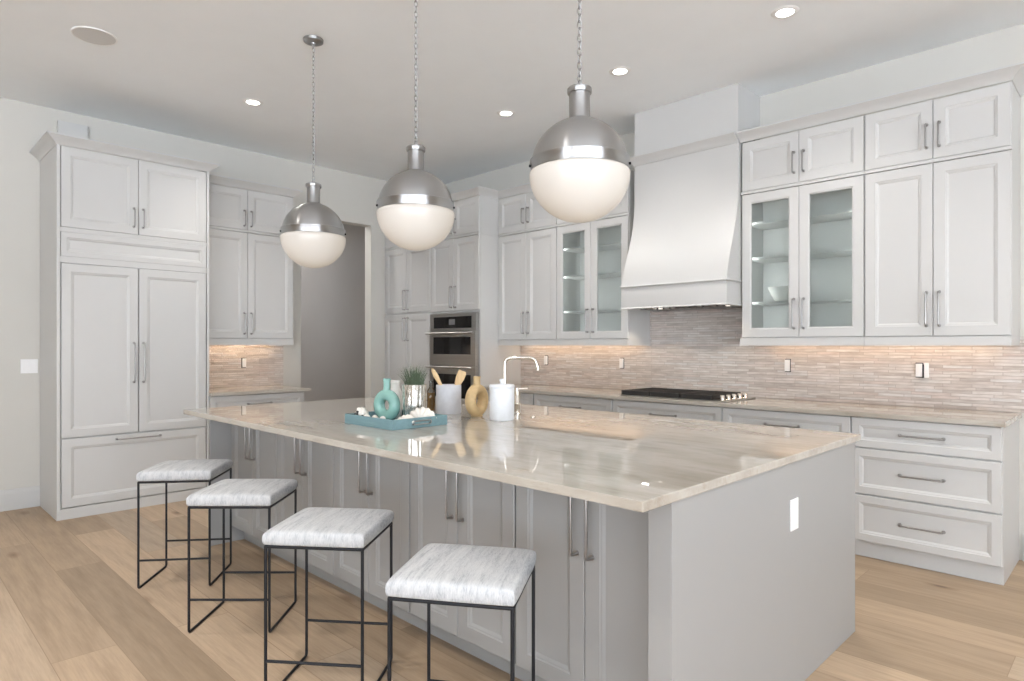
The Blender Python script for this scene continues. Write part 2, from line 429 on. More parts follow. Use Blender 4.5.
# ------------------------------------------------------------------ room shell
CEIL = 3.345; XW = -6.58; YW = 5.08
bm = B(); box(bm, -8.4, 6.0, -6.0, 5.9, -0.06, 0.0)
struct('floor', bm, 'oak', 'wide oak plank floor', 'floor')
bm = B(); box(bm, -8.4, 4.6, -5.6, 5.9, CEIL, CEIL + 0.1)
struct('ceiling', bm, 'ceil', 'flat white ceiling', 'ceiling')
DY0, DY1, DZ = 3.366, 4.257, 2.772
bm = B()
box(bm, XW - 0.13, XW, -5.6, DY0, 0, CEIL); box(bm, XW - 0.13, XW, DY0, DY1, DZ, CEIL); box(bm, XW - 0.13, XW, DY1, YW, 0, CEIL)
box(bm, XW - 0.13, XW, YW, 5.9, 0, CEIL)
struct('wall_left', bm, 'wall', 'off-white wall with a tall doorway', 'wall')
bm = B(); box(bm, XW, 4.6, YW, YW + 0.13, 0, CEIL)
struct('wall_back', bm, 'wall', 'off-white wall behind the range hood', 'wall')
bm = B(); box(bm, -8.4, -8.25, 1.9, 5.9, 0, CEIL); struct('wall_hall', bm, 'hall', 'gray hall wall beyond the doorway', 'wall')
bm = B(); box(bm, -8.25, XW - 0.131, 5.8, 5.9, 0, CEIL); box(bm, -8.25, XW - 0.131, 1.9, 2.0, 0, CEIL); struct('wall_hall_side', bm, 'hall', 'gray side wall of the hall', 'wall')  # near end added out of view to stop daylight leaking in
# rear and right window walls, out of frame: piers and openings shaped to control the incoming light
bm = B()
for x0, x1 in ((-8.4, -1.2), (-0.25, 0.05), (0.9, 1.9), (2.8, 2.95), (4.3, 4.6)): box(bm, x0, x1, -5.7, -5.6, 0, CEIL)
box(bm, -8.4, 4.6, -5.7, -5.6, 3.1, CEIL)
struct('wall_front', bm, 'wall')
bm = B()
for y0, y1 in ((-5.6, -5.2), (-3.7, -3.55), (-2.1, -1.8), (-0.3, -0.15), (1.9, YW)): box(bm, 4.6, 4.7, y0, y1, 0, CEIL)
box(bm, 4.6, 4.7, -5.6, YW, 3.1, CEIL)
struct('wall_right', bm, 'wall')
# baseboard left of the refrigerator cabinet
bm = B(); sweep(bm, [(XW, -5.6), (XW, 1.033)], [(0, 0), (0.016, 0), (0.016, 0.135), (0.011, 0.15), (0.006, 0.165), (0, 0.17)])
struct('baseboard_left', bm, 'white', 'tall white baseboard', 'baseboard')
bm = B(); sweep(bm, [(XW, DY1), (XW, 4.47)], [(0, 0), (0.016, 0), (0.016, 0.135), (0.011, 0.15), (0.006, 0.165), (0, 0.17)])
struct('baseboard_doorway', bm, 'white')
bm = B(); sweep(bm, [(-0.545, YW), (4.6, YW)], [(0, 0), (0.016, 0), (0.016, 0.135), (0.011, 0.15), (0.006, 0.165), (0, 0.17)])
struct('baseboard_back', bm, 'white')
# added fill light to brighten the hall, no fixture
hl = bpy.data.lights.new('hall_fill', 'AREA'); hl.shape = 'DISK'; hl.size = 0.4; hl.energy = 18; hl.color = (1, 0.97, 0.94)
ho = bpy.data.objects.new('hall_fill', hl); ho.location = (-7.5, 3.3, 3.3); C.objects.link(ho)

# ------------------------------------------------------------------ refrigerator cabinet (front faces +X; local x runs along world Y)
FR = R(90)
W_ = 1.12
t = thing('refrigerator_cabinet', 'tall white built-in refrigerator cabinet standing left of the small bar counter', 'refrigerator', (-5.91, 1.033, 0), FR)
bm = B()
box(bm, 0, 0.022, -0.004, 0.667, 0, 2.878, 0.001); box(bm, W_ - 0.02, W_, -0.004, 0.667, 0, 2.878, 0.001)
box(bm, 0.022, W_ - 0.02, 0.024, 0.667, 0.0, 2.878)
obj('carcass', bm, 'white', t, False)
bm = B(); box(bm, 0.0225, W_ - 0.0205, 0.0, 0.0235, 0, 0.083, 0.001); obj('toe_board', bm, 'white', t, False)
xa, xm, xb = 0.026, 0.56, 1.097
door(t, xa, xm, 2.252, 2.874, 0.0, handle='R', hlen=0.15, hz=2.39); door(t, xm, xb, 2.252, 2.874, 0.0, handle='L', hlen=0.15, hz=2.39)
bm = B(); panel_door(bm, xa, xb, 2.027, 2.216, 0.003, 0.02, 0.04); obj('grille_panel', bm, 'white', t, False)
bm = B(); box(bm, 0.0225, W_ - 0.0205, 0.002, 0.0235, 2.2165, 2.2515); box(bm, 0.0225, W_ - 0.0205, 0.002, 0.0235, 1.978, 2.0265); obj('face_rail', bm, 'white', t, False)
door(t, xa + 0.002, xm - 0.001, 0.626, 1.975, -0.003, handle='R', hlen=0.32, hz=1.20); door(t, xm + 0.002, xb - 0.002, 0.626, 1.975, -0.003, handle='L', hlen=0.32, hz=1.20)
door(t, xa + 0.003, xb - 0.003, 0.09, 0.619, -0.003, handle='H', hlen=0.32, hz=0.585, name='freezer_drawer')
crown([(0, 0.667), (0, 0), (W_, 0), (W_, 0.667)][::1], 2.878, 'crown_molding', t)

# ------------------------------------------------------------------ bar nook between refrigerator and doorway
bx = 2.155
t = thing('wall_cabinet', 'white four-door wall cabinet between tall refrigerator cabinet and doorway', 'cabinet', (-6.22, bx, 0), FR)
w = 0.945
bm = B(); box(bm, 0, w, 0.022, 0.355, 1.405, 2.86); obj('carcass', bm, 'white', t, False)
bm = B(); box(bm, 0, w, 0.0, 0.03, 1.345, 1.404, 0.001); box(bm, w - 0.018, w, 0.0305, 0.355, 1.345, 1.404); obj('light_rail', bm, 'white', t, False)
h = w / 2
door(t, 0.002, h, 2.462, 2.856, 0.0, handle='R', hlen=0.145, hz=2.575); door(t, h, w - 0.002, 2.462, 2.856, 0.0, handle='L', hlen=0.145, hz=2.575)
door(t, 0.002, h, 1.408, 2.436, 0.0, handle='R', hlen=0.20, hz=1.555); door(t, h, w - 0.002, 1.408, 2.436, 0.0, handle='L', hlen=0.20, hz=1.555)
bm = B(); box(bm, 0, w, -0.004, 0.0215, 2.439, 2.459, 0.002); obj('mid_rail', bm, 'white', t, False)
crown([(0.002, 0), (w, 0), (w, 0.355)], 2.86, 'crown_molding', t)

t = thing('base_cabinet', 'short white base cabinet under the bar counter beside the refrigerator', 'cabinet', (-5.90, bx, 0), FR)
w = 0.90
bm = B(); box(bm, 0, w, 0.021, 0.67, 0.1, 0.889); box(bm, 0, w, 0.07, 0.67, 0, 0.0995); obj('carcass', bm, 'white', t, False)
door(t, 0.002, w - 0.002, 0.72, 0.885, 0.0, handle='H', hlen=0.22, hz=0.80, name='drawer', stile=0.045)
door(t, 0.002, w / 2, 0.105, 0.715, 0.0, handle='R', hlen=0.2, hz=0.58); door(t, w / 2, w - 0.002, 0.105, 0.715, 0.0, handle='L', hlen=0.2, hz=0.58)
bm = B(); box(bm, -6.572, -5.865, bx + 0.001, 3.105, 0.89, 0.92, 0.004)
tag(obj('countertop', bm, 'stonebar', None, False), 'small cream stone countertop of the bar between refrigerator and doorway', 'countertop')
bm = B(); box(bm, XW + 0.0005, XW + 0.011, bx + 0.001, 3.158, 0.92, 1.404)
o = struct('backsplash_left', bm, 'tileY', 'stacked stone backsplash above the small bar counter', 'backsplash')

# ------------------------------------------------------------------ tall pantry and oven tower (front at y = 4.45)
YT = 4.45
def tall_unit(label, name, x0, x1, door_rows, carc):
    t = thing(name, label, 'cabinet', (x0, YT, 0)); w = x1 - x0
    bm = B()
    for (a, b_, c, d) in carc: box(bm, a, b_, 0.021, YW - YT - 0.001, c, d)
    obj('carcass', bm, 'white', t, False)
    h = w / 2
    for (z0, z1, hl, hz) in door_rows:
        door(t, 0.002, h, z0, z1, 0.0, handle='R', hlen=hl, hz=hz); door(t, h, w - 0.002, z0, z1, 0.0, handle='L', hlen=hl, hz=hz)
    return t
XP0, XP1, XP2 = -6.575, -5.69, -4.88
w = XP1 - XP0
tp = tall_unit('tall white pantry cabinet in the corner left of the ovens', 'pantry_cabinet', XP0, XP1 - 0.001,
    [(2.512, 2.886, 0.145, 2.62), (1.725, 2.487, 0.22, 1.87), (0.105, 1.70, 0.26, 1.53)],
    [(0, w - 0.001, 0.1, 2.89)])
bm = B(); box(bm, 0, w - 0.001, 0.07, 0.3, 0, 0.0995); obj('toe_board', bm, 'white', tp, False)
bm = B(); box(bm, 0, w - 0.001, -0.005, 0.0205, 2.489, 2.510, 0.002); obj('mid_rail', bm, 'white', tp, False)
w = XP2 - XP1
to = tall_unit('tall white cabinet housing the two black ovens', 'oven_cabinet', XP1, XP2,
    [(2.512, 2.886, 0.145, 2.62), (1.712, 2.487, 0.22, 1.86), (0.105, 0.40, 0.16, 0.34)],
    [(0, w, 0.1, 0.405), (0, w, 1.69, 2.89), (0, 0.02, 0.405, 1.69), (w - 0.02, w, 0.405, 1.69)])
bm = B(); box(bm, 0, w, 0.07, 0.3, 0, 0.0995); obj('toe_board', bm, 'white', to, False)
bm = B(); sweep(bm, [(0, 0.0205), (w, 0.0205), (w, 0.272)], [(0, 2.489), (0.0255 - 0.0205 + 0.0, 2.489), (0.006, 2.4995), (0.005, 2.510), (0, 2.510)])
box(bm, 0, w, -0.005, 0.0204, 2.489, 2.510, 0.002); obj('mid_rail', bm, 'white', to, False)

# double wall oven
t = thing('wall_oven', 'stainless steel and black double oven built into the tall cabinet', 'oven', (XP1 + 0.022, YT, 0.406))
w = XP2 - XP1 - 0.044
zb = 0.406
bm = B(); box(bm, 0, w, 0.0, 0.5, 0.002, 1.279); obj('body', bm, 'steel', t, False)
def oven_door(z0, z1, win0, win1, hz):
    bm = B(); box(bm, 0.004, w - 0.004, -0.028, -0.0005, z0, z1, 0.003)
    d = obj('oven_door', bm, 'steel', t, False)
    bm = B(); box(bm, 0.075, w - 0.075, -0.0305, -0.0282, win0, win1, 0.001); x = obj('window', bm, 'blackglass', d, False); x['label'] = 'black glass window'
    bm = B(); tube(bm, [(0.0, -0.075, hz), (w, -0.075, hz)], 0.012, 14)
    for xx in (0.035, w - 0.035): tube(bm, [(xx, -0.027, hz), (xx, -0.075, hz)], 0.009, 10)
    obj('handle', bm, 'steel', d)
bm = B(); box(bm, 0.004, w - 0.004, -0.02, -0.0005, 1.09, 1.276, 0.003); cp = obj('control_panel', bm, 'steel', t, False)
bm = B(); box(bm, 0.07, w - 0.07, -0.0225, -0.0202, 1.12, 1.242, 0.001); x = obj('display_glass', bm, 'blackglass', cp, False); x['label'] = 'black control glass'
bm = B(); box(bm, w / 2 - 0.05, w / 2 + 0.05, -0.024, -0.0227, 1.155, 1.215); x = obj('screen', bm, plain('dim_screen', (0.16, 0.16, 0.165), 0.2, var=0.05), cp, False)
oven_door(0.72, 1.084, 0.84, 1.025, 1.065)
oven_door(0.01, 0.712, 0.12, 0.628, 0.70)

# ------------------------------------------------------------------ wall cabinets on the hood wall (front at y = 4.72)
YU = 4.72
def wall_unit(label, x0, x1, glass, rail_l=False, rail_r=False, rail_x0=0.0, rail_x1=0.0, shelf_z=(1.663, 2.003, 2.271)):
    t = thing('wall_cabinet', label, 'cabinet', (x0, YU, 0)); w = x1 - x0; dp = YW - YU - 0.001
    if not glass:
        bm = B(); box(bm, 0, w, 0.021, dp, 1.396, 2.89); obj('carcass', bm, 'white', t, False)
    else:
        bm = B()
        box(bm, 0, w, 0.021, dp, 2.485, 2.89); box(bm, 0, w, 0.021, dp, 1.396, 1.416)
        box(bm, 0, 0.018, 0.021, dp, 1.416, 2.485); box(bm, w - 0.018, w, 0.021, dp, 1.416, 2.485); box(bm, 0.018, w - 0.018, dp - 0.012, dp, 1.416, 2.485)
        obj('carcass', bm, 'white', t, False)
        for z in shelf_z:
            bm = B(); box(bm, 0.0185, w - 0.0185, 0.06, dp - 0.0125, z - 0.009, z + 0.009, 0.001); obj('shelf', bm, 'white', t, False)
    if glass:
        for sx, ry in ((0.03, -1), (w - 0.03, 1)):  # fill lights added inside to brighten the glass-front shelves
            l = bpy.data.lights.new('shelf_fill', 'AREA'); l.shape = 'RECTANGLE'; l.size = 0.02; l.size_y = 1.0; l.energy = 1.1; l.color = (0.98, 1, 0.99)
            lo = bpy.data.objects.new('shelf_fill', l); lo.parent = t; lo.location = (sx, 0.035, 1.94); lo.rotation_euler = (R(90), 0, R(-38 * -ry)); C.objects.link(lo)
    bm = B(); box(bm, rail_x0, w + rail_x1, -0.004, 0.03, 1.34, 1.3955, 0.001)
    if rail_l: box(bm, rail_x0, rail_x0 + 0.02, 0.0305, dp, 1.34, 1.3955)
    if rail_r: box(bm, w + rail_x1 - 0.02, w + rail_x1, 0.0305, dp, 1.34, 1.3955)
    obj('light_rail', bm, 'white', t, False)
    h = w / 2
    door(t, 0.002, h, 2.512, 2.886, 0.0, handle='R', hlen=0.145, hz=2.66); door(t, h, w - 0.002, 2.512, 2.886, 0.0, handle='L', hlen=0.145, hz=2.66)
    for a, b_, s in ((0.002, h, 'R'), (h, w - 0.002, 'L')):
        door(t, a, b_, 1.399, 2.487, 0.0, handle=s, hlen=0.21, hz=1.57, glass=glass, name='glass_door' if glass else 'door')
    bm = B(); box(bm, -0.004 if rail_l else 0, w + (0.004 if rail_r else 0), -0.005, 0.0205, 2.489, 2.510, 0.002); obj('mid_rail', bm, 'white', t, False)
    return t
wall_unit('white solid-door wall cabinet beside the oven tower above the faucet', -4.879, -4.065, False)
wall_unit('white glass-door wall cabinet left of the range hood with empty shelves', -4.063, -3.235, True, rail_r=True)
wall_unit('white glass-door wall cabinet right of the range hood holding a bowl', -2.20, -1.346, True, rail_l=True, rail_x0=-0.012)
wall_unit('white solid-door wall cabinet at the far right above the three-drawer base', -1.344, -0.56, False, rail_r=True)
tag(crown([(XP0, YT), (XP2, YT), (XP2, YU), (-3.235, YU)], 2.89), 'white crown molding topping the oven tower and cabinets left of the hood', 'molding')
tag(crown([(-2.2105, YU), (-0.56, YU), (-0.56, YW - 0.002)], 2.89), 'white crown molding along the tops of cabinets right of the hood', 'molding')
t = bm = B(); lathe(bm, [(0, 0.0), (0.045, 0.0), (0.05, 0.006), (0.075, 0.05), (0.098, 0.105), (0.1, 0.11), (0.096, 0.11), (0.072, 0.052), (0.045, 0.012), (0, 0.01)], -1.97, 4.91, 32, cz=1.673)
tag(obj('bowl', bm, 'ribbed'), 'white bowl on a shelf behind glass right of the hood', 'bowl')

# ------------------------------------------------------------------ range hood
t = thing('range_hood', 'large white range hood with flared base over the cooktop', 'range hood', (-2.68, YW, 0))
hw = 0.468
def YL(y): return y - YW
prof = [(-0.002, 1.84), (YL(4.50), 1.84), (YL(4.512), 1.90), (YL(4.532), 1.97), (YL(4.56), 2.05), (YL(4.592), 2.13), (YL(4.622), 2.21), (YL(4.648), 2.29), (YL(4.668), 2.37), (YL(4.682), 2.46), (YL(4.69), 2.56), (YL(4.69), 2.888), (-0.002, 2.888)]
bm = B(); extrude_x(bm, prof, -hw, hw); obj('body', bm, 'white', t, True, 30)
bm = B()
box(bm, -hw, hw, YL(4.50), YL(4.525), 1.645, 1.8215, 0.002); box(bm, -hw, -hw + 0.025, YL(4.5255), -0.002, 1.645, 1.8215); box(bm, hw - 0.025, hw, YL(4.5255), -0.002, 1.645, 1.8215)
sweep(bm, [(-hw, -0.002), (-hw, YL(4.50)), (hw, YL(4.50)), (hw, -0.002)], [(-0.02, 1.822), (0.006, 1.822), (0.010, 1.826), (0.014, 1.832), (0.010, 1.8395), (-0.02, 1.8395)])
sweep(bm, [(-hw, -0.002), (-hw, YL(4.50)), (hw, YL(4.50)), (hw, -0.002)], [(0.0, 1.645), (0.004, 1.645), (0.006, 1.650), (0.0, 1.658)])
obj('valance', bm, 'white', t, True, 30)
bm = B(); box(bm, -hw + 0.026, hw - 0.026, YL(4.526), -0.003, 1.6705, 1.69)
lin = obj('liner', bm, 'steel', t, False); lin['label'] = 'steel liner of the hood'
bm = B()
for k in range(15):
    x = -0.42 + k * 0.06
    box(bm, x - 0.021, x + 0.021, YL(4.74), -0.05, 1.646, 1.6704)
fl = obj('baffle_filter', bm, 'pull', t, False); fl['label'] = 'dark baffle filter under the hood'
for x in (-0.32, 0.32):
    bm = B(); lathe(bm, [(0, -0.003), (0.028, -0.003), (0.03, 0), (0.03, 0.0045)], x, YL(4.63), 24, cz=1.667); q = obj('lamp', bm, 'lens', t)
bm = B(); box(bm, -hw, hw, YL(4.69), -0.002, 2.961, CEIL - 0.001, 0.001); obj('chimney', bm, 'white', t, False)
crown([(-hw, -0.002), (-hw, YL(4.69)), (hw, YL(4.69))], 2.89, 'crown_molding', t)
bm = B(); box(bm, -hw + 0.01, hw - 0.01, YL(4.70), -0.002, 2.8885, 2.9605); obj('neck_block', bm, 'white', t, False)
for x in (-0.32, 0.32):
    l = bpy.data.lights.new('hood_bulb', 'SPOT'); l.energy = 3; l.spot_size = R(110); l.color = (1, 0.85, 0.68); l.shadow_soft_size = 0.03
    lo = bpy.data.objects.new('hood_bulb', l); lo.parent = t; lo.location = (x, YL(4.66), 1.65); C.objects.link(lo)

# ------------------------------------------------------------------ base cabinets on the hood wall (drawer faces at y = 4.43)
YB = 4.43
def base_unit(label, x0, x1, fronts, end=False):
    t = thing('base_cabinet', label, 'cabinet', (x0, YB, 0)); w = x1 - x0; dp = YW - YB - 0.001
    bm = B(); box(bm, 0, w, 0.021, dp, 0.108, 0.8895); box(bm, 0, w, 0.045, dp, 0, 0.1075); obj('carcass', bm, 'white', t, False)
    for (z0, z1, hz) in fronts:
        door(t, 0.002, w - 0.002, z0, z1, 0.0, handle='H', hlen=0.225, hz=hz, name='drawer', stile=0.046)
    return t
b3 = [(0.697, 0.886, 0.793), (0.404, 0.692, 0.55), (0.108, 0.398, 0.25)]
base_unit('white base cabinet in the corner next to the oven tower', -4.879, -4.10, b3)
base_unit('white drawer base cabinet between the faucet and the cooktop', -4.098, -3.20, b3)
base_unit('white drawer base cabinet directly beneath the black cooktop', -3.198, -2.216, b3)
base_unit('white drawer base cabinet between cooktop and three-drawer end cabinet', -2.214, -1.341, b3)
base_unit('white three-drawer base cabinet at the right end of the run', -1.339, -0.565, b3)
bm = B(); box(bm, -4.879, -0.548, 4.405, YW - 0.012, 0.89, 0.92, 0.004)
tag(obj('countertop', bm, 'stone', None, False), 'long cream stone countertop along the stacked stone backsplash', 'countertop')
bm = B(); box(bm, -4.879, -0.02, YW - 0.011, YW - 0.0005, 0.92, 1.394); box(bm, -3.234, -2.201, YW - 0.011, YW - 0.0005, 1.394, 1.70)
struct('backsplash_back', bm, 'tileX', 'stacked stone strip backsplash behind the cooktop', 'backsplash')

# ------------------------------------------------------------------ gas cooktop
t = thing('cooktop', 'black gas cooktop with cast iron grates on the back counter', 'cooktop', (-2.68, 4.70, 0.9205))
bm = B(); box(bm, -0.455, 0.49, -0.25, 0.25, 0, 0.008, 0.003); obj('tray', bm, 'steel', t, False)
for k in range(3):
    x0 = -0.445 + k * 0.275; x1 = x0 + 0.268
    bm = B()
    for (a, b_, c, d) in ((x0, x1, -0.238, -0.222), (x0, x1, 0.222, 0.238), (x0, x0 + 0.016, -0.2215, 0.2215), (x1 - 0.016, x1, -0.2215, 0.2215)): box(bm, a, b_, c, d, 0.010, 0.046, 0.002)
    for j in range(1, 5):
        x = x0 + (x1 - x0) * j / 5; box(bm, x - 0.006, x + 0.006, -0.2215, 0.2215, 0.034, 0.0455, 0.002)
    for y in (-0.11, 0.0, 0.11): box(bm, x0 + 0.0165, x1 - 0.0165, y - 0.006, y + 0.006, 0.028, 0.0335, 0.001)
    obj('grate', bm, 'blackmatte', t, False)
for (x, y) in ((-0.31, -0.11), (-0.31, 0.12), (-0.035, 0.0), (0.24, -0.11), (0.24, 0.12)):
    bm = B(); lathe(bm, [(0, 0.009), (0.045, 0.009), (0.045, 0.016), (0.03, 0.018), (0.03, 0.024), (0, 0.026)], x, y, 24); obj('burner', bm, 'blackmatte', t)
for k in range(5):
    y = -0.20 + k * 0.095
    bm = B(); lathe(bm, [(0, 0.009), (0.023, 0.009), (0.022, 0.012), (0.019, 0.014), (0.017, 0.044), (0.015, 0.047), (0, 0.047)], 0.435, y, 24); obj('knob', bm, 'chrome', t)

# ------------------------------------------------------------------ outlets and switches
def outlet(label, loc, rz, plate=False, open_=True, grp=None):
    t = thing('wall_outlet', label, 'outlet', loc, rz, grp)
    if plate:
        bm = B(); box(bm, -0.036, 0.036, -0.006, 0, -0.06, 0.06, 0.002); obj('cover_plate', bm, 'plate', t, False)
        bm = B(); box(bm, -0.017, 0.017, -0.008, -0.0062, -0.034, 0.034, 0.001); obj('receptacle', bm, 'plate', t, False)
    else:
        bm = B(); box(bm, -0.0225, 0.0225, -0.004, 0, -0.051, 0.051, 0.001); x = obj('box_shadow_rim', bm, 'black', t); x['label'] = 'dark rim for open box edge and its shadow'  # black rim also stands in for the thin shadow round the receptacle
        bm = B(); box(bm, -0.019, 0.019, -0.022, -0.0042, -0.045, 0.045, 0.003); obj('receptacle', bm, 'plate', t, False)
    return t
YO = YW - 0.0112
outlet('white outlet without cover plate on backsplash below the bowl cabinet', (-1.986, YO, 1.185), 0)
t = outlet('white outlet with dark open slot on backsplash above the three-drawer end cabinet', (-1.10, YO, 1.172), 0)
bm = B(); box(bm, 0.030, 0.056, -0.018, 0, -0.05, 0.05, 0.002); obj('receptacle', bm, 'plate', t, False)
bm = B(); box(bm, 0.020, 0.030, -0.02, -0.004, -0.052, 0.04, 0.001); obj('bracket', bm, 'black', t)
outlet('white outlet without cover plate on backsplash just right of the faucet spout', (-4.50, YO, 1.185), 0)
outlet('white outlet without cover plate on backsplash left of the cooktop', (-3.54, YO, 1.172), 0)
outlet('white outlet on backsplash of the small bar counter', (XW + 0.0112, 2.732, 1.163), FR)
outlet('white cover plate outlet on the end panel of the island', (-0.9695, 2.528, 0.688), FR, plate=True)
t = thing('light_switch', 'white double light switch plate on wall left of the refrigerator cabinet', 'switch', (XW, 0.962, 1.168), FR)
bm = B(); box(bm, -0.058, 0.058, -0.006, 0, -0.058, 0.058, 0.002); obj('cover_plate', bm, 'plate', t, False)
for x in (-0.024, 0.024):
    bm = B(); box(bm, x - 0.016, x + 0.016, -0.009, -0.0062, -0.033, 0.033, 0.001); obj('rocker', bm, 'plate', t)
bm = B(); box(bm, XW, XW + 0.045, 1.15, 1.378, 3.12, 3.25, 0.015)
tag(obj('door_chime', bm, 'white'), 'small off-white rounded wall box above the refrigerator cabinet', 'wall box')

# ------------------------------------------------------------------ island
YI = 1.762; XI0, XI1 = -4.44, -1.05; uw = (XI1 - XI0) / 5
t = thing('island_cabinet', '', 'cabinet', (XI0, YI, 0), 0, 'island cabinets facing the stools')
w = uw - 0.001
bm = B(); box(bm, 0, w, 0.021, 1.40, 0.108, 0.8895); box(bm, 0, w, 0.09, 1.40, 0, 0.1075); obj('carcass', bm, 'gray', t, False)
door(t, 0.002, w / 2, 0.108, 0.886, 0.0, 'gray', 'R', 0.25, 0.735); door(t, w / 2, w - 0.002, 0.108, 0.886, 0.0, 'gray', 'L', 0.25, 0.735)
ISL = ['gray two-door island cabinet at the refrigerator end of the island', 'gray two-door island cabinet second from the refrigerator end', 'gray two-door island cabinet at the middle of the island front', 'gray two-door island cabinet second from the outlet end panel', 'gray two-door island cabinet right beside the outlet end panel']
t['label'] = ISL[0]
for k in range(1, 5): dup(t, (XI0 + uw * k, YI, 0), 0, ISL[k])
bm = B(); box(bm, -1.0495, -0.97, 1.635, 3.27, 0, 0.8895, 0.002); o = obj('end_panel', bm, 'gray', None, False)
tag(o, 'wide gray end panel of the island carrying a white outlet', 'panel')
bm = B(); box(bm, -4.475, -4.4405, 1.625, 3.27, 0, 0.8895, 0.002); o = obj('end_panel', bm, 'gray', None, False)
tag(o, 'gray end panel of the island facing the refrigerator', 'panel')
bm = B(); box(bm, -4.489, -0.962, 1.472, 3.33, 0.89, 0.92, 0.0035)
tag(obj('island_countertop', bm, 'stone', None, False), 'large polished cream stone countertop of the island', 'countertop')

# ------------------------------------------------------------------ stools
def make_stool():
    t = thing('counter_stool', '', 'stool', (0, 0, 0), 0, 'backless counter stools at the island')
    hw, hd, zr = 0.187, 0.180, 0.587; r_ = 0.0062
    # seat cushion: rounded slab with a softly crowned top
    bm = B(); n = 22; sw, sd = 0.196, 0.190; z0 = 0.5945
    def top(i, j):
        x = math.sin(PI / 2 * (-1 + 2 * i / n)); y = math.sin(PI / 2 * (-1 + 2 * j / n))
        c = (1 - abs(x) ** 14) * (1 - abs(y) ** 14)
        return (sw * x * (0.985 + 0.015 * (1 - abs(y) ** 6)), sd * y * (0.985 + 0.015 * (1 - abs(x) ** 6)), z0 + 0.040 + 0.014 * c ** 0.5 + 0.006 * (1 - x * x) * (1 - y * y))
    G = [[bm.verts.new(top(i, j)) for j in range(n + 1)] for i in range(n + 1)]
    for i in range(n):
        for j in range(n): bm.faces.new((G[i][j], G[i + 1][j], G[i + 1][j + 1], G[i][j + 1]))
    loop = [G[i][0] for i in range(n)] + [G[n][j] for j in range(n)] + [G[i][n] for i in range(n, 0, -1)] + [G[0][j] for j in range(n, 0, -1)]
    prev = loop
    for zz, s in ((z0 + 0.032, 1.012), (z0 + 0.016, 1.012), (z0 + 0.004, 1.0), (z0, 0.98)):
        cur = [bm.verts.new((v.co.x * s, v.co.y * s, zz)) for v in loop]
        for k in range(len(loop)):
            q = (k + 1) % len(loop); bm.faces.new((prev[k], cur[k], cur[q], prev[q]))
        prev = cur
    bm.faces.new(prev)
    obj('seat', bm, 'fabric', t, True, 60)
    bm = B(); tube(bm, [(-hw, -hd, zr), (hw, -hd, zr)], r_, 8); tube(bm, [(-hw, hd, zr), (hw, hd, zr)], r_, 8); tube(bm, [(-hw, -hd, zr), (-hw, hd, zr)], r_, 8); tube(bm, [(hw, -hd, zr), (hw, hd, zr)], r_, 8)
    for sx in (-1, 1):
        for sy in (-1, 1):
            lathe(bm, [(0, -r_), (r_ * 0.8, -r_ * 0.6), (r_, 0), (r_ * 0.8, r_ * 0.6), (0, r_)], sx * hw, sy * hd, 8, cz=zr)
    obj('seat_frame', bm, 'black', t)
    for sx in (-1, 1):
        for sy in (-1, 1):
            bm = B(); tube(bm, [(sx * hw, sy * hd, zr), (sx * hw, sy * hd, 0.036)], r_, 8); obj('leg', bm, 'black', t)
        bm = B(); tube(bm, round_path([(sx * hw, -hd, 0.036), (sx * hw, -hd, r_), (sx * hw, hd, r_), (sx * hw, hd, 0.036)], 0.026, 5), r_, 8); obj('runner', bm, 'black', t)
    for sy in (-1, 1):
        bm = B(); tube(bm, [(-hw, sy * hd, 0.158), (hw, sy * hd, 0.158)], r_ * 0.95, 8); obj('stretcher', bm, 'black', t)
    return t
st = make_stool()
SPOTS = [(-3.935, 1.06, 51, 'light gray cushioned black-framed stool standing nearest the refrigerator cabinet'),
         (-3.163, 1.062, 44.7, 'light gray cushioned black-framed stool, second from the refrigerator cabinet'),
         (-2.345, 1.058, 38.5, 'light gray cushioned black-framed stool, second from the island outlet end'),
         (-1.602, 1.100, 33.2, 'light gray cushioned black-framed stool nearest the island outlet end, in the foreground')]
for i, (fx, fy, a, lab) in enumerate(SPOTS):
    c, s = math.cos(R(a)), math.sin(R(a))
    loc = (fx + 0.187 * c - 0.180 * s, fy + 0.187 * s + 0.180 * c, 0)
    if i == 0: st.location = loc; st.rotation_euler = (0, 0, R(a)); st['label'] = lab
    else: dup(st, loc, R(a), lab)

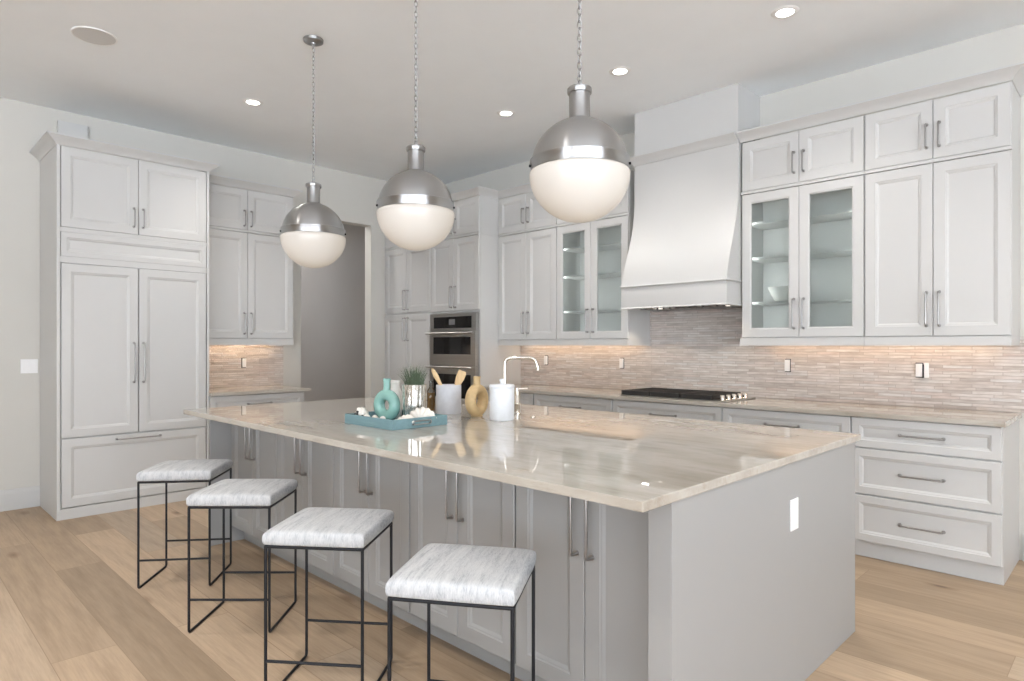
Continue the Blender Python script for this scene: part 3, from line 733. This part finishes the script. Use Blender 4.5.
# ------------------------------------------------------------------ pendants
def make_pendant():
    t = thing('pendant_light', '', 'pendant light', (0, 0, 2.07), 0, 'globe pendants over the island')
    Rg = 0.2
    bm = B(); prof = []
    for k in range(0, 17):
        a = -PI / 2 + k * (PI / 2) / 16
        prof.append((max(0, math.cos(a)) * (Rg + 0.006), -0.024 + math.sin(a) * (Rg - 0.002)))
    prof[0] = (0, prof[0][1]); prof += [(Rg + 0.001, -0.016), (Rg - 0.012, -0.016)]
    lathe(bm, prof, 0, 0, 56); obj('glass_shade', bm, 'opal', t, True, 60)
    bm = B()
    prof = [(Rg + 0.002, -0.0155), (Rg + 0.002, 0.020), (Rg + 0.004, 0.023), (Rg + 0.004, 0.030), (Rg - 0.003, 0.033)]
    for k in range(1, 17):
        a = 0.16 + (PI / 2 - 0.16) * k / 16; r2 = (Rg - 0.003) * math.cos(a) / math.cos(0.16)
        if r2 < 0.046: break
        prof.append((r2, 0.033 + 0.168 * (math.sin(a) - math.sin(0.16)) / (1 - math.sin(0.16))))
    prof.append((0.046, prof[-1][1] + 0.006))
    lathe(bm, prof, 0, 0, 56); obj('dome', bm, 'nickel', t, True, 35)
    zt = prof[-1][1]
    bm = B(); lathe(bm, [(0.0455, zt - 0.003), (0.0425, zt + 0.002), (0.0425, zt + 0.104), (0.049, zt + 0.105), (0.0505, zt + 0.108), (0.0505, zt + 0.124), (0.046, zt + 0.129), (0.012, zt + 0.136), (0, zt + 0.137)], 0, 0, 36); obj('neck', bm, 'nickel', t, True, 35)
    for a in (R(50), R(152), R(254)):
        bm = B(); c, s = math.cos(a), math.sin(a)
        tube(bm, [((Rg + 0.001) * c, (Rg + 0.001) * s, 0.002), ((Rg + 0.010) * c, (Rg + 0.010) * s, 0.002)], 0.0055, 12); obj('thumb_screw', bm, 'black', t)
    z0 = zt + 0.137; top = CEIL - 2.07 - 0.03
    bm = B(); pts = [(0.013 * math.cos(q * PI / 8), 0, z0 + 0.010 + 0.013 * math.sin(q * PI / 8)) for q in range(17)]
    tube(bm, pts, 0.0028, 6, False); obj('loop', bm, 'nickel', t)
    bm = B(); zc = z0 + 0.014; Lk = 0.036; k = 0
    nl = int(round((top - zc) / (Lk * 0.78))); st_ = (top - zc) / nl
    for k in range(nl):
        zz = zc + st_ * (k + 0.5); pts = []
        for q in range(17):
            a = 2 * PI * q / 16; u = 0.0085 * math.cos(a); v = (Lk / 2) * math.sin(a)
            v = max(-Lk / 2, min(Lk / 2, v * 1.0))
            pts.append((u, 0, zz + v) if k % 2 else (0, u, zz + v))
        tube(bm, pts, 0.0024, 6, False)
    obj('chain', bm, 'nickel', t)
    bm = B(); lathe(bm, [(0, -0.036), (0.012, -0.034), (0.014, -0.026), (0.05, -0.024), (0.062, -0.018), (0.064, -0.001), (0, -0.001)], 0, 0, 40, cz=CEIL - 2.07); obj('canopy', bm, 'nickel', t, True, 35)
    return t
pn = make_pendant()
for i, (x, lab) in enumerate(((-3.877, 'nickel and white globe pendant hanging closest to the refrigerator end'), (-2.769, 'middle nickel and white globe pendant, in front of the oven tower'), (-1.657, 'nickel and white globe pendant hanging closest to the range hood, largest in view'))):
    if i == 0: pn.location = (x, 2.07, 2.07); pn['label'] = lab
    else: dup(pn, (x, 2.07, 2.07), (0, R(-9), R(-23))[i], lab)

# ------------------------------------------------------------------ recessed lamps, ceiling speaker
def make_can():
    t = thing('recessed_light', '', 'ceiling light', (0, 0, CEIL), 0, 'recessed ceiling lamps')
    bm = B(); lathe(bm, [(0.049, -0.002), (0.052, -0.007), (0.070, -0.006), (0.080, -0.0005), (0.049, -0.0005)], 0, 0, 40); obj('trim_ring', bm, 'plate', t)
    bm = B(); lathe(bm, [(0, -0.0035), (0.0485, -0.0035), (0.0485, -0.0008), (0, -0.0008)], 0, 0, 32); obj('lens', bm, 'lens', t)
    return t
cn = make_can()
CANS = [(-5.228, 2.252, 'recessed ceiling lamp above the bar nook, left of the pendants'), (-3.924, 3.893, 'recessed ceiling lamp seen between the middle and right pendants'), (-2.732, 3.883, 'recessed ceiling lamp in front of the range hood chimney'), (-1.543, 3.894, 'recessed ceiling lamp nearest the top edge, above the right counter')]
for i, (x, y, lab) in enumerate(CANS):
    if i == 0: cn.location = (x, y, CEIL); cn['label'] = lab
    else: dup(cn, (x, y, CEIL), 0, lab)
# beams of the lamps in view, plus unseen ones added to brighten the room
for (x, y, pw) in [(c[0], c[1], 42) for c in CANS] + [(-3.9, 0.3, 72), (-1.5, 0.3, 72), (0.5, 2.25, 60), (0.5, 3.89, 60), (-2.7, -1.6, 80), (0.5, -1.6, 80)]:
    l = bpy.data.lights.new('can_and_fill_beam', 'SPOT'); l.energy = pw; l.spot_size = R(120); l.spot_blend = 0.8; l.color = (1, 0.95, 0.90); l.shadow_soft_size = 0.05
    lo = bpy.data.objects.new('can_and_fill_beam', l); lo.location = (x, y, CEIL - 0.012); C.objects.link(lo)
t = thing('ceiling_speaker', 'round flush white speaker grille in the ceiling', 'speaker', (-4.84, 1.05, CEIL))
bm = B(); lathe(bm, [(0.118, -0.006), (0.124, -0.007), (0.128, -0.004), (0.128, -0.0005), (0.118, -0.0005)], 0, 0, 48); obj('rim', bm, 'plate', t)
bm = B(); lathe(bm, [(0, -0.005), (0.1175, -0.005), (0.1175, -0.0005), (0, -0.0005)], 0, 0, 48); obj('grille', bm, 'grille', t)

# ------------------------------------------------------------------ things on the island
ZT = 0.9205
t = thing('tray', 'shallow teal rectangular tray with metal handle holding vase and plant', 'tray', (-2.865, 2.007, ZT))
tw, td = 0.222, 0.175
bm = B(); box(bm, -tw, tw, -td, td, 0, 0.008); box(bm, -tw, tw, -td, -td + 0.012, 0.008, 0.05, 0.001); box(bm, -tw, tw, td - 0.012, td, 0.008, 0.05, 0.001)
box(bm, -tw, -tw + 0.012, -td + 0.012, td - 0.012, 0.008, 0.05); box(bm, tw - 0.012, tw, -td + 0.012, td - 0.012, 0.008, 0.05)
obj('tray_body', bm, 'tray', t, False)
for s in (-1, 1):
    bm = B(); x = s * tw
    tube(bm, round_path([(x, -0.055, 0.02), (x + s * 0.016, -0.055, 0.02), (x + s * 0.016, -0.055, 0.036), (x + s * 0.016, 0.055, 0.036), (x + s * 0.016, 0.055, 0.02), (x, 0.055, 0.02)], 0.006, 3), 0.003, 8)
    tube(bm, round_path([(x + s * 0.001, -0.055, 0.018), (x + s * 0.012, -0.055, 0.018), (x + s * 0.012, 0.055, 0.018), (x + s * 0.001, 0.055, 0.018)], 0.004, 3), 0.0025, 8)
    obj('handle', bm, 'pull', t)

def donut_vase(name, label, loc, rz, Rm, rm, neck_h, neck_r, mat, squash=1.0):
    """ring standing on edge, with a foot and a flared neck"""
    bm = B(); n1, n2 = 48, 20; V = []
    zc = Rm + rm - 0.004
    for i in range(n1):
        a = 2 * PI * i / n1; row = []
        for j in range(n2):
            b_ = 2 * PI * j / n2; rr = Rm + rm * math.cos(b_)
            row.append(bm.verts.new((rr * math.cos(a), rm * squash * math.sin(b_), zc + rr * math.sin(a))))
        V.append(row)
    for i in range(n1):
        for j in range(n2):
            bm.faces.new((V[i][j], V[(i + 1) % n1][j], V[(i + 1) % n1][(j + 1) % n2], V[i][(j + 1) % n2]))
    zt = zc + Rm + rm
    lathe(bm, [(neck_r * 1.35, zt - 0.014), (neck_r, zt - 0.002), (neck_r * 0.95, zt + neck_h * 0.6), (neck_r * 1.12, zt + neck_h), (neck_r * 0.85, zt + neck_h), (neck_r * 0.75, zt + neck_h * 0.4), (0, zt + 0.002)], 0, 0, 24)
    lathe(bm, [(0, 0), (rm * 1.1, 0), (rm * 1.15, 0.004), (rm * 0.85, 0.014), (0, 0.016)], 0, 0, 28)
    o = obj(name, bm, mat, None, True, 60); o.location = loc; o.rotation_euler = (0, 0, rz)
    return tag(o, label, 'vase')
donut_vase('ring_vase', 'glazed teal ring-shaped vase standing on the teal tray', (-2.965, 2.02, ZT + 0.008), R(44.7 - 32), 0.057, 0.031, 0.058, 0.0195, 'teal', 1.0)
donut_vase('ring_vase', 'tan stoneware ring-shaped vase beside the white canister', (-2.826, 2.56, ZT), R(44.7 + 60), 0.067, 0.031, 0.044, 0.021, 'tan', 1.1)

bm = B(); lathe(bm, [(0, 0), (0.032, 0), (0.036, 0.006), (0.036, 0.13), (0.034, 0.15), (0.026, 0.168), (0.024, 0.172), (0.024, 0.196), (0.027, 0.198), (0.027, 0.214), (0.018, 0.214), (0.018, 0.19), (0, 0.19)], 0, 0, 48, ribs=12, ribd=0.02)
o = obj('bottle', bm, 'ribbed', None, True, 50); o.location = (-3.035, 2.125, ZT + 0.008)
tag(o, 'white ribbed ceramic bottle behind the teal vase on tray', 'bottle')

t = thing('potted_grass', 'dark green grass in a fluted silver glass pot on the tray', 'plant', (-2.83, 2.105, ZT + 0.008))
bm = B(); lathe(bm, [(0, 0), (0.055, 0), (0.059, 0.005), (0.061, 0.10), (0.064, 0.196), (0.065, 0.201), (0.060, 0.201), (0.058, 0.184), (0, 0.18)], 0, 0, 96, ribs=16, ribd=0.025); obj('pot', bm, 'mercury', t, True, 60)
bm = B(); lathe(bm, [(0, 0.1855), (0.055, 0.1852), (0.055, 0.1815), (0, 0.1812)], 0, 0, 24); obj('soil', bm, 'soil', t)
bm = B()
for k in range(260):
    a = random.uniform(0, 2 * PI); r0 = 0.05 * math.sqrt(random.random()); hgt = random.uniform(0.09, 0.15) * (1 - 0.25 * r0 / 0.05)
    lean = random.uniform(0.0, 0.035) + r0 * 0.55; ang = a + random.uniform(-0.6, 0.6); wd = random.uniform(0.0016, 0.0026)
    x0, y0 = r0 * math.cos(a), r0 * math.sin(a); px, py = -math.sin(ang), math.cos(ang); rows = []
    for q in range(5):
        f = q / 4; wq = wd * (1 - f * 0.9); x = x0 + math.cos(ang) * lean * f * f; y = y0 + math.sin(ang) * lean * f * f; z = 0.184 + hgt * f
        rows.append((bm.verts.new((x - px * wq, y - py * wq, z)), bm.verts.new((x + px * wq, y + py * wq, z)), bm.verts.new((x + math.cos(ang) * wq * 0.6, y + math.sin(ang) * wq * 0.6, z))))
    for A, Bq in zip(rows, rows[1:]):
        for i in range(3): bm.faces.new((A[i], A[(i + 1) % 3], Bq[(i + 1) % 3], Bq[i]))
g = obj('grass', bm, 'leaf', t, True, 60); g['kind'] = 'stuff'

# shells and a bead cord on the tray
def scallop(name, label, loc, rz, tilt, size):
    bm = B(); n, k = 28, 8; rows = []
    for i in range(k + 1):
        f = i / k; row = []
        for j in range(n + 1):
            a = R(15) + R(150) * j / n; rr = size * f * (1 + 0.04 * math.cos(a * 16))
            row.append(bm.verts.new((rr * math.cos(a), rr * math.sin(a) - size * 0.4, size * 0.42 * math.sin(PI * 0.5 * (1 - (1 - f) ** 2)) * (0.6 + 0.4 * math.sin(a)) * (1 - 0.75 * f ** 3) + 0.003 * math.cos(a * 16) * f)))
        rows.append(row)
    for A, Bq in zip(rows, rows[1:]):
        for j in range(n):
            bm.faces.new((A[j], A[j + 1], Bq[j + 1], Bq[j]))
    bmesh.ops.remove_doubles(bm, verts=bm.verts[:], dist=1e-6)
    r_ = bmesh.ops.extrude_face_region(bm, geom=bm.faces[:])
    for v in [e for e in r_['geom'] if isinstance(e, bmesh.types.BMVert)]: v.co.z -= 0.004
    o = obj(name, bm, 'shell', None, True, 60); o.location = loc; o.rotation_euler = (tilt, 0, rz); return tag(o, label, 'seashell')
scallop('seashell', 'white fan-shaped seashell lying highest on tray near its handle', (-2.715, 2.07, ZT + 0.042), R(35), R(68), 0.085)
scallop('seashell', 'white seashell resting low at the tray edge below the silver pot', (-2.70, 1.95, ZT + 0.030), R(15), R(40), 0.066)
bm = B(); bmesh.ops.create_icosphere(bm, subdivisions=3, radius=0.034)
for v in bm.verts:
    d = v.co.normalized(); v.co *= 1 + 0.14 * math.sin(9 * d.x + 2) * math.cos(8 * d.y) + 0.1 * math.sin(11 * d.z)
    v.co.z *= 1.15
o = obj('coral', bm, 'shell', None, True, 70); o.location = (-3.035, 1.905, ZT + 0.046); tag(o, 'white knobbly coral lump at the tray corner left of the teal vase', 'coral')
bm = B(); pts = [(-3.05 + 0.125 * k / 20, 1.872 + 0.008 * math.sin(k * 0.8), ZT + 0.022 + 0.046 * abs(math.sin(k * 0.33 + 0.5)) * (1 - k / 24)) for k in range(21)]
tube(bm, pts, 0.006, 8); tag(obj('bead_cord', bm, 'cord'), 'dark cord curling along the front of the tray', 'cord')
bm = B(); pts = [(-2.985 + 0.17 * k / 16, 1.893 + 0.006 * math.sin(k), ZT + 0.032 + 0.006 * math.sin(k * 0.9)) for k in range(17)]
tube(bm, pts, [0.013 + 0.004 * math.sin(k * 1.7) for k in range(17)], 10); tag(obj('driftwood', bm, 'shell'), 'white driftwood stick lying along the tray front under the vase', 'driftwood')

# bottle of oil
t = thing('oil_bottle', 'small clear glass bottle with amber oil behind the silver pot', 'bottle', (-3.27, 2.565, ZT))
bm = B(); lathe(bm, [(0, 0.0), (0.024, 0), (0.026, 0.004), (0.026, 0.125), (0.024, 0.133), (0.012, 0.15), (0.0105, 0.155), (0.0105, 0.182), (0.013, 0.184), (0.013, 0.192), (0.009, 0.192), (0.009, 0.18), (0, 0.178)], 0, 0, 32); obj('glass_body', bm, 'glass', t, True, 50)
bm = B(); lathe(bm, [(0, 0.004), (0.0238, 0.004), (0.0238, 0.118), (0, 0.118)], 0, 0, 32); x = obj('oil', bm, 'amber', t, True, 50); x['label'] = 'amber oil filling'

# crock with wooden utensils
bm = B(); lathe(bm, [(0, 0), (0.074, 0), (0.078, 0.006), (0.078, 0.172), (0.0765, 0.176), (0.072, 0.177), (0.070, 0.172), (0.070, 0.012), (0, 0.010)], 0, 0, 48)
o = obj('utensil_crock', bm, 'crock', None, True, 40); o.location = (-3.075, 2.55, ZT); tag(o, 'pale gray cylindrical crock holding wooden spoons', 'crock')
def utensil(label, base, tip, wide, flat):
    bm = B(); b_ = Vector(base); e = Vector(tip); d = (e - b_); ln = d.length
    prof = [(0, 0.006), (0.5, 0.007), (0.58, 0.009), (0.68, wide * 0.75), (0.82, wide), (0.95, wide * (1.0 if flat else 0.75)), (1.0, wide * (0.85 if flat else 0.25))]
    dn = d.normalized(); side = Vector((0.711, 0.703, 0)); side = (side - dn * side.dot(dn)).normalized(); nn = dn.cross(side); rings = []
    for f, w in prof:
        th = 0.006 if f < 0.6 else 0.0045
        rings.append([bm.verts.new(b_ + d * f + side * w * math.cos(2 * PI * k / 12) + nn * th * math.sin(2 * PI * k / 12)) for k in range(12)])
    for A, Bq in zip(rings, rings[1:]):
        for k in range(12): bm.faces.new((A[k], A[(k + 1) % 12], Bq[(k + 1) % 12], Bq[k]))
    bm.faces.new(rings[0]); bm.faces.new(rings[-1])
    return tag(obj('wooden_spoon', bm, 'utensil', None, True, 60), label, 'utensil')
rt = Vector((0.711, 0.703, 0)); cc = Vector((-3.075, 2.55, ZT))
utensil('wooden spoon leaning to the left in the gray crock', cc + rt * 0.035 + Vector((0, 0, 0.016)), cc - rt * 0.103 + Vector((0.0, 0.0, 0.276)), 0.016, False)
utensil('flat wooden spatula leaning to the right in the gray crock', cc - rt * 0.01 + Vector((0.015, -0.015, 0.016)), cc + rt * 0.088 + Vector((0.0, 0.0, 0.262)), 0.027, True)

# white canister with lid
t = thing('canister', 'white lidded ceramic canister in front of the faucet', 'canister', (-2.588, 2.535, ZT))
bm = B(); lathe(bm, [(0, 0), (0.066, 0), (0.070, 0.006), (0.0705, 0.178), (0.068, 0.18), (0, 0.18)], 0, 0, 56); obj('jar', bm, 'ceramic', t)
bm = B(); lathe(bm, [(0, 0.1805), (0.069, 0.1805), (0.0715, 0.184), (0.0715, 0.196), (0.068, 0.2), (0.02, 0.203), (0.010, 0.204), (0.008, 0.212), (0.014, 0.219), (0.014, 0.226), (0.008, 0.231), (0, 0.232)], 0, 0, 56); obj('lid', bm, 'ceramic', t)

# faucet
t = thing('faucet', 'tall polished nickel gooseneck faucet with side lever on the island', 'faucet', (-2.79, 2.757, ZT))
sd = Vector((0.74, 0.67, 0)).normalized()
bm = B(); tube(bm, round_path([(0, 0, 0.02), (0, 0, 0.345), tuple(sd * 0.185 + Vector((0, 0, 0.345))), tuple(sd * 0.203 + Vector((0, 0, 0.275)))], 0.045, 8), 0.0105, 16); tube(bm, [tuple(sd * 0.2005 + Vector((0, 0, 0.295))), tuple(sd * 0.2037 + Vector((0, 0, 0.27)))], 0.0125, 16); obj('spout', bm, 'chrome', t)
bm = B(); lathe(bm, [(0, 0), (0.027, 0), (0.027, 0.006), (0.018, 0.01), (0.018, 0.04), (0, 0.042)], 0, 0, 28); obj('base', bm, 'chrome', t)
vp = rt * 0.075
bm = B(); lathe(bm, [(0, 0), (0.025, 0), (0.025, 0.006), (0.0195, 0.01), (0.0195, 0.06), (0.021, 0.062), (0.021, 0.068), (0.0195, 0.07), (0.0195, 0.135), (0.017, 0.145), (0, 0.146)], vp.x, vp.y, 32); obj('valve_body', bm, 'chrome', t)
bm = B(); tube(bm, [tuple(vp + Vector((0, 0, 0.146))), tuple(vp + Vector((0, 0, 0.160)))], 0.011, 16); tube(bm, [tuple(vp + Vector((0, 0, 0.153))), tuple(vp + rt * 0.065 + Vector((0, 0, 0.156)))], [0.006, 0.0045], 12); obj('lever', bm, 'chrome', t)
bm = B(); lathe(bm, [(0, 0), (0.016, 0), (0.016, 0.004), (0.011, 0.007), (0, 0.008)], -2.56, 2.764, 24, cz=ZT); tag(obj('air_switch', bm, 'chrome'), 'small round metal button on the island right of the faucet', 'button')
